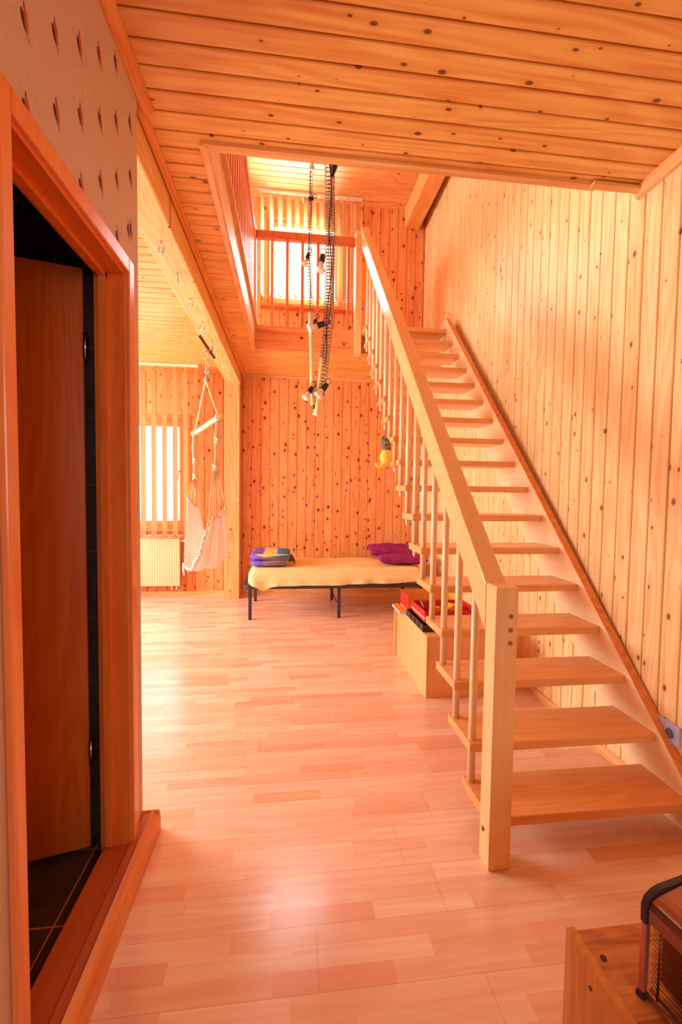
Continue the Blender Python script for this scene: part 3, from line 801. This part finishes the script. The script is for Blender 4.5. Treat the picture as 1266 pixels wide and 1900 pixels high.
def spot(P, tip, s=1.0):
    P = Vector(P); d = (Vector(tip)-P).normalized()
    mb = MB(); mb.tube([P, P+d*.004, P+d*.052*s, P+d*.056*s], [.013*s, .018*s, .020*s, .016*s], 14); mb.torus(P-d*.012+Vector((.0, 0, .012)), .020*s, .0025, (0, 1, 0), 14, 6)
    h = mb.build('lamp_holder', M['black'], cl)
    mb = MB(); mb.tube([P+d*.05*s, P+d*.078*s], [.015*s, .016*s], 14); mb.build('bulb_neck', M['ceramic'], h)
    mb = MB(); mb.tube([P+d*.076*s, P+d*.090*s, P+d*.106*s, P+d*.114*s, P+d*.118*s], [.016*s, .022*s, .031*s, .030*s, .016*s], 18); mb.build('reflector_bulb', M['bulb'], h)
spot((.163, YL-.03, 3.845), (.148, YL-.03, 3.72), .7)
spot((.170, YL-.04, 3.545), (.085, YL-.05, 3.515), .72)
spot((.140, YL-.04, 3.145), (.092, YL-.05, 3.02), .8)
spot((.243, YL-.06, 3.135), (.218, YL-.08, 2.98), 1.12)
spot((.262, YL-.06, 2.642), (.120, YL-.08, 2.578), 1.15)
spot((.205, YL+.03, 2.70), (.150, YL+.08, 2.64), .7)
spot((.225, YL+.05, 2.285), (.31, YL+.02, 2.262), .75)
spot((.176, YL-.04, 2.172), (.112, YL-.07, 2.065), .95)
spot((.285, YL-.06, 2.195), (.190, YL-.09, 2.07), 1.1)
spot((.190, YL+.0, 2.055), (.205, YL, 1.97), .7)
mb = MB(); mb.tube([(.30, YL-.02, 3.90), (.318, YL-.02, 3.87), (.325, YL-.02, 3.80), (.308, YL-.02, 3.73)], [.020, .026, .024, .012], 12); mb.build('transformer', M['black'], cl)

# ------------------------------------------------------------------ toy sock hanging from a tread
sk = empty('stuffed_sock', (.70, 3.25, 1.80), 'small yellow stuffed stocking with grey spotted cuff, hanging from a stair tread', 'toy')
Ysk = 3.20
mb = MB(); mb.tube([(.775, Ysk+.02, 1.845), (.735, Ysk, 1.83), (.715, Ysk, 1.79)], .002, 6); mb.build('string', M['sock_spot'], sk)
mb = MB(); path = lerp_path([(.690, Ysk, 1.800), (.712, Ysk, 1.740), (.720, Ysk, 1.690)], 12)
mb.tube(path, [.016+.016*min(1, i/4) for i in range(13)], 16); cuff = mb.build('cuff', M['sock_cuff'], sk)
mb = MB()
for i in range(26):
    p = path[random.randrange(1, 12)]; a = random.uniform(-pi, 0)
    mb.ball((p.x+.0315*cos(a), p.y+.0315*sin(a), p.z+random.uniform(-.01, .01)), .0042, n=6)
mb.build('spot_print', M['sock_spot'], cuff)
mb = MB(); path = lerp_path([(.719, Ysk, 1.700), (.716, Ysk, 1.650), (.700, Ysk, 1.605), (.668, Ysk, 1.585), (.645, Ysk, 1.592), (.640, Ysk, 1.612)], 22)
mb.tube(path, [.034, .036, .039, .042, .045, .047, .048, .048, .046, .043, .039, .034, .030, .026, .022, .019, .016, .014, .013, .012, .011, .008, .004], 18)
mb.build('foot', M['sock_yellow'], sk)

# ------------------------------------------------------------------ bed
bd = empty('metal_bed_frame', (.55, 5.16, 0), 'dark metal folding bed frame with six legs against the back wall', 'bed')
BX0, BX1, BY0, BY1 = -.46, 1.55, 4.74, 5.60
mb = MB(); r = .07; P = []
for cx_, cy_, a0 in ((BX1-r, BY1-r, 0), (BX0+r, BY1-r, pi/2), (BX0+r, BY0+r, pi), (BX1-r, BY0+r, 1.5*pi)):
    for k in range(6): a = a0 + k*pi/10; P.append((cx_+r*cos(a), cy_+r*sin(a)))
prof = [(-.012, -.020), (.012, -.020), (.012, .020), (-.012, .020)]
ring = []
n = len(P)
for i, (x, y) in enumerate(P):
    t = Vector((P[(i+1)%n][0]-P[i-1][0], P[(i+1)%n][1]-P[i-1][1], 0)).normalized(); o = Vector((t.y, -t.x, 0))
    ring.append([mb.bm.verts.new(Vector((x, y, .358)) + o*p[0] + Vector((0, 0, p[1]))) for p in prof])
for i in range(n):
    for k in range(4): mb.bm.faces.new((ring[i][k], ring[i][(k+1)%4], ring[(i+1)%n][(k+1)%4], ring[(i+1)%n][k]))
mb.build('side_rail', M['blackmetal'], bd, bevel=.003)
mb = MB()
for i in range(14): x = BX0+.1+i*.14; mb.box(x, BY0+.01, .362, x+.05, BY1-.01, .376)
mb.build('bed_slats', M['pineY'], bd)
for x in (-.396, .566, 1.49):
    for y in (4.775, 5.565):
        mb = MB(); mb.box(x-.017, y-.017, 0, x+.017, y+.017, .342); mb.build('leg', M['blackmetal'], bd, bevel=.003)
mb = MB(); mb.tube([(.45, 5.45, .335), (.545, 4.80, .17)], .007, 8); mb.tube([(.40, 5.56, .34), (.36, 5.30, .34)], .007, 8); mb.build('brace', M['blackmetal'], bd)
mb = MB(); mb.tube([(BX0+.03, 4.95, .37), (BX0+.03, 4.95, .39), (BX0+.03, 5.2, .39), (BX0+.03, 5.2, .37)], .006, 8); mb.build('end_hoop', M['blackmetal'], bd)
# mattress under a yellow sheet
mt = empty('mattress', (.55, 5.17, .38), 'mattress under a crumpled yellow sheet on the metal bed frame', 'mattress')
mb = MB()
def mat_fn(u, v):
    # u round the section (front-bottom, over the top, back-bottom), v along X
    x = -.415 + 1.935*v
    sec = [(4.722, .388), (4.722, .44), (4.745, .515), (4.80, .545), (5.2, .552), (5.55, .548), (5.62, .52), (5.63, .44), (5.62, .390)]
    t = u*(len(sec)-1); i = min(int(t), len(sec)-2); f = t-i
    y = sec[i][0]*(1-f)+sec[i+1][0]*f; z = sec[i][1]*(1-f)+sec[i+1][1]*f
    low = max(0, 1-u*5)
    y -= .010*low*sin(v*24+3*sin(v*9)) + .004*low*sin(v*53)
    z += low*(.006*sin(v*7+1) + .005*sin(v*19+2) - .026 + .034*v)
    z += .004*sin(v*17+u*9)*sin(u*13+v*5)
    endl = max(0, 1-v*26)**2; endr = max(0, 1-(1-v)*26)**2
    z -= (z-.45)*.55*max(endl, endr) ; y += (5.17-y)*.05*max(endl, endr)
    if v < .16 and u < .06: z -= .045*math.exp(-((v-.085)/.035)**2); y -= .01
    return (x, y, z)
mb.grid(mat_fn, 48, 120)
# end closures
for vv in (0, 1):
    ring = [mat_fn(k/48, vv) for k in range(49)]
    c = Vector((ring[0][0]+(-.012 if vv == 0 else .012), 5.17, .45)); cv = mb.bm.verts.new(c)
    vs_ = [mb.bm.verts.new(p) for p in ring]
    for a, b in zip(vs_, vs_[1:]): f = mb.bm.faces.new((cv, a, b)); f.smooth = True
mb.build('bed_sheet', M['sheet'], mt)
mb = MB(); mb.box(-.40, 4.77, .379, 1.49, 5.59, .50); mb.build('mattress_core', M['canvas'], mt, bevel=.02)

def cushion(c, w, d, h, rz, tilt, label):
    mb = MB(); R = Matrix.Rotation(rz, 3, 'Z') @ Matrix.Rotation(tilt, 3, 'X')
    for s in (1, -1):
        def fn(u, v):
            a, b = 2*u-1, 2*v-1
            k = max(0, (1-a**4)*(1-b**4))**.55
            pin = 1 - .10*(1-a*a)*abs(b)**3
            pin2 = 1 - .10*(1-b*b)*abs(a)**3
            zz = s*h/2*k*(1+.12*sin(a*7+b*3)) + .006*sin(a*11+b*13)*k
            return Vector(c) + R @ Vector((a*w/2*pin2, b*d/2*pin, zz))
        mb.grid(fn, 28, 22)
    bmesh.ops.remove_doubles(mb.bm, verts=mb.bm.verts, dist=.0008)
    return mb.build('cushion', M['purple'], loc=(c[0], c[1], c[2]-h/2), label=label, cat='cushion', group='purple cushions on the bed')
cushion((1.30, 5.48, .655), .58, .30, .11, .02, .25, 'purple velvet cushion on the bed, the rear one nearer the wall')
cushion((1.33, 5.02, .612), .58, .30, .10, -.04, .0, 'purple velvet cushion on the bed, the front one nearer the bed edge')

# folded blanket
bk = empty('folded_blanket', (-.20, 5.0, .55), 'folded patchwork blanket in violet, mauve and yellow on the left end of the bed', 'blanket')
def fold(z0, z1, x0, x1, y0, y1, left_round=True, fn_m=None, seed=0):
    mb = MB(); h = (z1-z0)/2; zc = (z0+z1)/2
    prof = []
    for k in range(13):
        a = pi/2 + pi*k/12; prof.append((x0+h*1.2+h*1.2*cos(a), zc+h*sin(a)))
    prof += [(x1*.33+x0*.67, z0), (x1*.67+x0*.33, z0), (x1-.02, z0+.002), (x1, z0+h*.5), (x1+.004, zc), (x1-.002, z1-h*.4), (x1-.02, z1-.003), (x1*.67+x0*.33, z1), (x1*.33+x0*.67, z1)]
    n = len(prof); m = 24; V = []
    for j in range(m+1):
        t = j/m; y = y0+(y1-y0)*t; e_ = 1-.12*max(0, 1-t*10)**2
        V.append([mb.bm.verts.new((p[0]+.004*sin(j*.7+i+seed), y, zc+(p[1]-zc)*e_+.004*sin(i*1.3+j*.6+seed))) for i, p in enumerate(prof)])
    for j in range(m):
        for i in range(n):
            f = mb.bm.faces.new((V[j][i], V[j][(i+1)%n], V[j+1][(i+1)%n], V[j+1][i])); f.smooth = True
            c = f.calc_center_median(); f.material_index = fn_m(c, j) if fn_m else 0
    for end in (0, m):
        cv = mb.bm.verts.new((sum(v.co.x for v in V[end])/n, V[end][0].co.y-(.012 if end == 0 else -.01), zc))
        for i in range(n):
            f = mb.bm.faces.new((V[end][i], V[end][(i+1)%n], cv)); f.smooth = True; c = f.calc_center_median(); f.material_index = fn_m(c, end) if fn_m else 0
    return mb
def mat_low(c, j): return 0 if c.x < -.30 else (2 if c.x > -.04 else 1)
def mat_up(c, j):
    if c.x < -.30: return 0
    if c.x > -.02: return 0 if c.x < .015 else 3
    if c.x > -.07 and c.x <= -.045: return 3
    return 2 if c.z > .668 else 1
BM_ = [M['bl_purple'], M['bl_grey'], M['bl_yellow'], M['bl_blue'], M['bl_brown']]
fold(.562, .622, -.405, .005, 4.86, 5.32, fn_m=mat_low, seed=1).build('lower_fold', BM_, bk)
fold(.624, .700, -.405, .025, 4.87, 5.34, fn_m=mat_up, seed=4).build('upper_fold', BM_, bk)
mb = MB()
for i in range(9):
    y = 4.90+i*.045; mb.tube([(.015, y, .615), (.045, y+.01, .62+.01*sin(i)), (.070, y, .600+.01*cos(i*2)), (.085, y, .575)], [.010, .009, .007, .004], 6)
mb.build('fringe', M['bl_brown'], bk)

# ------------------------------------------------------------------ low cabinet under the stairs and what stands on it
cb = empty('low_cabinet', (1.17, 3.24, 0), 'low pale beech veneer cabinet under the stairs', 'cabinet')
CX0, CX1, CY0, CY1, CZ = .937, 1.42, 2.838, 3.64, .425
for xa in (CX0, CX1-.018): mb = MB(); mb.box(xa, CY0+.001, 0, xa+.018, CY1, CZ-.020); mb.build('side_panel', M['cab'], cb, bevel=.0015)
mb = MB(); mb.box(CX0-.002, CY0-.002, CZ-.019, CX1+.002, CY1, CZ); mb.build('top', M['cab'], cb, bevel=.0015)
mb = MB(); mb.box(CX0+.019, CY0, .0, CX0+.20, CY0+.018, CZ-.020); mb.build('front_panel', M['cab'], cb, bevel=.0015)
mb = MB(); mb.box(CX0+.202, CY0+.004, .0, CX1-.019, CY0+.022, CZ-.0205); mb.build('door', M['cab'], cb, bevel=.0015)
mb = MB(); mb.box(CX0-.025, CY1, 0, CX1, CY1+.020, CZ+.004); mb.build('rear_panel', M['beechZ'], cb, bevel=.0015)

def open_box(name, x0, y0, z0, x1, y1, z1, t, mo, mi_, label, cat, band=None, parent=None, group=None, front=True):
    mb = MB(); mb.box(x0, y0, z0, x1, y1, z0+t)
    for a in ((x0, y0, x0+t, y1), (x1-t, y0, x1, y1), (x0+t, y1-t, x1-t, y1)) + (((x0+t, y0, x1-t, y0+t),) if front else ()): mb.box(a[0], a[1], z0+t, a[2], a[3], z1)
    r = mb.build(name, mo, loc=((x0+x1)/2, (y0+y1)/2, z0), bevel=.0015, label=label, cat=cat, group=group)
    mb = MB(); mb.box(x0+t, y0+t, z0+t, x1-t, y1-t, z0+t+.002)
    for a in ((x0+t, y0+t, x0+t+.001, y1-t), (x0+t, y1-t-.001, x1-t, y1-t), (x1-t-.001, y0+t, x1-t, y1-t)): mb.box(a[0], a[1], z0+t, a[2], a[3], z1-.003)
    mb.build('lining', mi_, r)
    if band:
        mb = MB(); mb.box(x0-.001, y0-.0015, band[0], x1+.001, y0, band[1]); mb.box(x0-.0015, y0, band[0], x0, y1, band[1]); mb.build('printed_band', M['cream'], r)
    return r
tr = open_box('organiser_tray', .985-.05, 2.93, CZ+.002, 1.28, 3.36, .475, .006, M['tray'], M['black'], 'dark plastic organiser tray under the red game box on the low cabinet', 'tray')
mb = MB()
for y in (3.02, 3.12, 3.22): mb.box(.931, y, .431, 1.02, y+.004, .473)
mb.box(1.02, 2.936, .431, 1.024, 3.354, .473); mb.build('divider', M['black'], tr)
open_box('game_box', .965, 2.985, .476, 1.37, 3.30, .556, .004, M['red'], M['red'], 'open red game box with toy pieces on top of the dark tray', 'box', band=(.500, .510))
open_box('game_box', .955, 3.37, .452, 1.37, 3.62, .575, .004, M['red'], M['orange_in'], 'open red box with orange lining behind the toy-filled box, on the cabinet', 'box', front=False)
mb = MB(); mb.box(.955, 3.372, .426, 1.30, 3.625, .4515); mb.build('flat_box', M['cream'], loc=(1.1, 3.5, .426), bevel=.002, label='flat cream box under the rear red box on the low cabinet', cat='box')
# toys in the front box
t0 = empty('toy_disc', (1.0, 3.12, .48), 'round yellow and blue toy disc leaning in the front red box', 'toy')
dn = Vector((1, -.15, .45)).normalized(); c0 = Vector((1.012, 3.16, .548))
mb = MB(); mb.tube([c0-dn*.005, c0+dn*.005], .058, 28); mb.build('rim', M['toy_blue'], t0)
mb = MB(); mb.tube([c0-dn*.0065, c0+dn*.0065], .045, 28); mb.build('face', M['toy_yellow'], t0)
mb = MB(); mb.prism([(0, 0), (.10, 0), (.035, .10)], lambda p, t: (1.065+t+p[1]*-.15, 3.05+p[0], .483+p[1]), 0, .006); mb.build('card_piece', M['red'], loc=(1.03, 3.1, .483), label='red triangular card leaning next to the toy disc in the front red box', cat='card')
def toy(name, mbx, mat, loc, label): mbx.build(name, M[mat], loc=loc, label=label, cat='toy', bevel=.002)
mb = MB(); mb.obox((1.12, 3.20, .508), (.035, .01, 0), (-.004, .014, 0), (0, 0, .020)); toy('toy_brick', mb, 'toy_yellow', (1.12, 3.2, .488), 'small yellow toy brick near the back of the front red box')
mb = MB(); mb.ball((1.175, 3.10, .514), .028, (1, .9, 1)); toy('toy_figure', mb, 'toy_grey', (1.175, 3.1, .486), 'round grey toy in the middle of the front red box')
mb = MB(); mb.prism([(0, 0), (.10, .01), (.11, .05), (.04, .062), (.0, .03)], lambda p, t: (1.20+p[0], 3.16+t, .486+p[1]), 0, .09); toy('toy_vehicle', mb, 'toy_yellow', (1.25, 3.2, .486), 'yellow toy vehicle at the right side of the front red box')
mb = MB(); mb.ball((1.085, 3.03, .492), .009); toy('toy_bead', mb, 'steel', (1.085, 3.03, .483), 'tiny shiny bead at the front of the front red box')
mgz = empty('magazine', (.93, 3.5, CZ), 'orange covered magazine overhanging the left edge of the low cabinet', 'magazine')
mb = MB(); mb.hexa([(.885, 3.38, .4265), (.950, 3.365, .4265), (.940, 3.63, .4265), (.885, 3.63, .4265), (.885, 3.38, .445), (.950, 3.365, .445), (.940, 3.63, .445), (.885, 3.63, .445)]); mb.build('pages', M['mag_page'], mgz, bevel=.002)
mb = MB(); mb.hexa([(.890, 3.39, .4455), (.944, 3.375, .4455), (.938, 3.63, .4455), (.890, 3.625, .4455), (.890, 3.39, .447), (.944, 3.375, .447), (.938, 3.63, .447), (.890, 3.625, .447)]); mb.build('cover', M['mag'], mgz)

# ------------------------------------------------------------------ wall socket above the stringer
so = empty('wall_socket', (1.68, 1.73, .30), 'lilac grey wall socket plate on the right wall just above the stair stringer', 'socket')
sx = xr(1.73)
mb = MB(); mb.box(sx-.012, 1.665, .305, sx, 1.825, .398); mb.build('cover_plate', M['lilac'], so, bevel=.004)
for yy in (1.708, 1.783):
    mb = MB(); mb.tube([(sx-.0122, yy, .352), (sx-.0145, yy, .352)], .031, 26); g = mb.build('socket_insert', M['lilac'], so)
    mb = MB(); mb.tube([(sx-.0146, yy, .352), (sx-.0152, yy, .352)], .0225, 26); mb.build('recess', M['socket_dark'], g)
    mb = MB()
    for dy in (-.0095, .0095): mb.cyl((sx-.0152, yy+dy, .352), (sx-.016, yy+dy, .352), .003, 10)
    mb.build('pin_hole', M['black'], g)

# ------------------------------------------------------------------ wooden box in the near right corner and the appliance on it
bx = empty('wooden_box', (.95, .45, 0), 'orange brown wooden box cabinet in the near right corner under the bronze heater', 'cabinet')
EX, EY, EZ = .613, .857, .45
mb = MB(); mb.box(EX, -.15, 0, EX+.019, EY, EZ); mb.build('side_panel', M['box'], bx, bevel=.001)
mb = MB(); mb.box(EX+.0192, -.15, EZ-.009, EX+.0200, EY, EZ-.0085); mb.build('edge_band', M['cam'], bx)
mb = MB(); mb.box(EX+.020, -.15, EZ-.028, 1.45, EY, EZ-.009); top = mb.build('top', M['boxX'], bx, bevel=.001)
mb = MB(); mb.box(EX+.02, EY-.018, 0, 1.43, EY-.001, EZ-.029); mb.box(1.431, -.15, 0, 1.45, EY, EZ-.029); mb.build('back_panel', M['box'], bx)
for y, z in ((.775, .405), (.640, .405), (.50, .405)):
    mb = MB(); mb.tube([(EX-.0003, y, z), (EX-.0016, y, z)], .0042, 12); mb.build('screw_cap', M['cam'], bx)
for x, y in ((.655, .795), (.655, .665)):
    mb = MB(); mb.tube([(x, y, EZ-.0095), (x, y, EZ-.0065)], .0062, 14); mb.build('cam_lock', M['cam'], bx)

ht = empty('portable_heater', (.80, .60, .442), 'bronze coloured metal heater with a wire grille on the near right box', 'heater')
hu = Vector((.18, -.984, 0)).normalized(); hw = Vector((.984, .18, 0)).normalized(); HO = Vector((.676, .729, .4415)); hz = Vector((0, 0, 1))
def H_(a, b, c): return HO + hu*a + hw*b + hz*c
def hbox(mb, a0, a1, b0, b1, c0, c1):
    mb.hexa([H_(a0, b0, c0), H_(a1, b0, c0), H_(a1, b1, c0), H_(a0, b1, c0), H_(a0, b0, c1), H_(a1, b0, c1), H_(a1, b1, c1), H_(a0, b1, c1)])
LEN, WID, HGT = .34, .26, .205
mb = MB(); hbox(mb, .012, LEN, .05, WID, .012, HGT-.055); mb.build('inner_body', M['inner_dark'], ht)
mb = MB(); hbox(mb, .010, .055, .044, .048, .02, HGT-.05); hbox(mb, .055, .10, .042, .048, .075, HGT-.05); mb.build('reflector', M['glowbrown'], ht)
mb = MB(); pr = [(0, .158), (-.001, .178), (.004, .192), (.014, .202), (.028, .208), (.13, .222), (.13, .216), (.03, .200), (.018, .193), (.010, .182), (.010, .158)]
pr = [(0, .155), (.0, .182), (.006, .194), (.020, .201), (.035, .204), (.135, .212), (.135, .150)]
mb.prism(pr, lambda p, t: H_(t, p[0], p[1]), .012, LEN); mb.build('top_cover', M['bronze'], ht, bevel=.002)
mb = MB(); pr2 = [(-.003, .150), (-.004, .184), (.003, .198), (.018, .207), (.035, .211), (.26, .216), (.26, .206), (.035, .200), (.022, .196), (.012, .188), (.008, .150)]
mb.prism(pr2, lambda p, t: H_(t, p[0], p[1]), 0.0, .012); mb.build('end_rim', M['rimdark'], ht, bevel=.001)
mb = MB(); hbox(mb, .0, .012, -.003, .010, .012, .150); mb.build('corner_post', M['rosemetal'], ht, bevel=.003)
mb = MB(); hbox(mb, -.002, .014, -.005, .012, .0, .012); mb.build('foot', M['rimdark'], ht, bevel=.002)
mb = MB(); mb.tube([H_(.012, .004, .012), H_(LEN, .004, .012)], .0045, 8); mb.tube([H_(.012, .016, .016), H_(LEN, .016, .016)], .0035, 8); mb.build('bottom_rod', M['bronze'], ht)
mb = MB(); mb.tube([H_(.03, .003, .200), H_(LEN, .003, .200)], .0026, 8); mb.build('top_bead', M['steel'], ht)
mb = MB()
for i in range(14): c = .024 + i*.0095; mb.tube([H_(.014, .016, c), H_(.030, .010, c), H_(LEN, .010, c)], .0011, 5)
for a in (.030, .105, .18): mb.cyl(H_(a, .010, .015), H_(a, .010, .152), .0022, 6)
mb.build('wire_grille', M['grille'], ht)
mb = MB(); mb.tube([H_(.022, .092, .212), H_(.022, .092, .224), H_(.028, .094, .232), H_(.055, .10, .232), H_(.062, .10, .224), H_(.062, .10, .212)], .004, 8); mb.build('carry_handle', M['bronze'], ht)
mb = MB(); hbox(mb, .012, LEN, .135, WID, .150, .210); mb.build('rear_cover', M['bronze'], ht, bevel=.004)
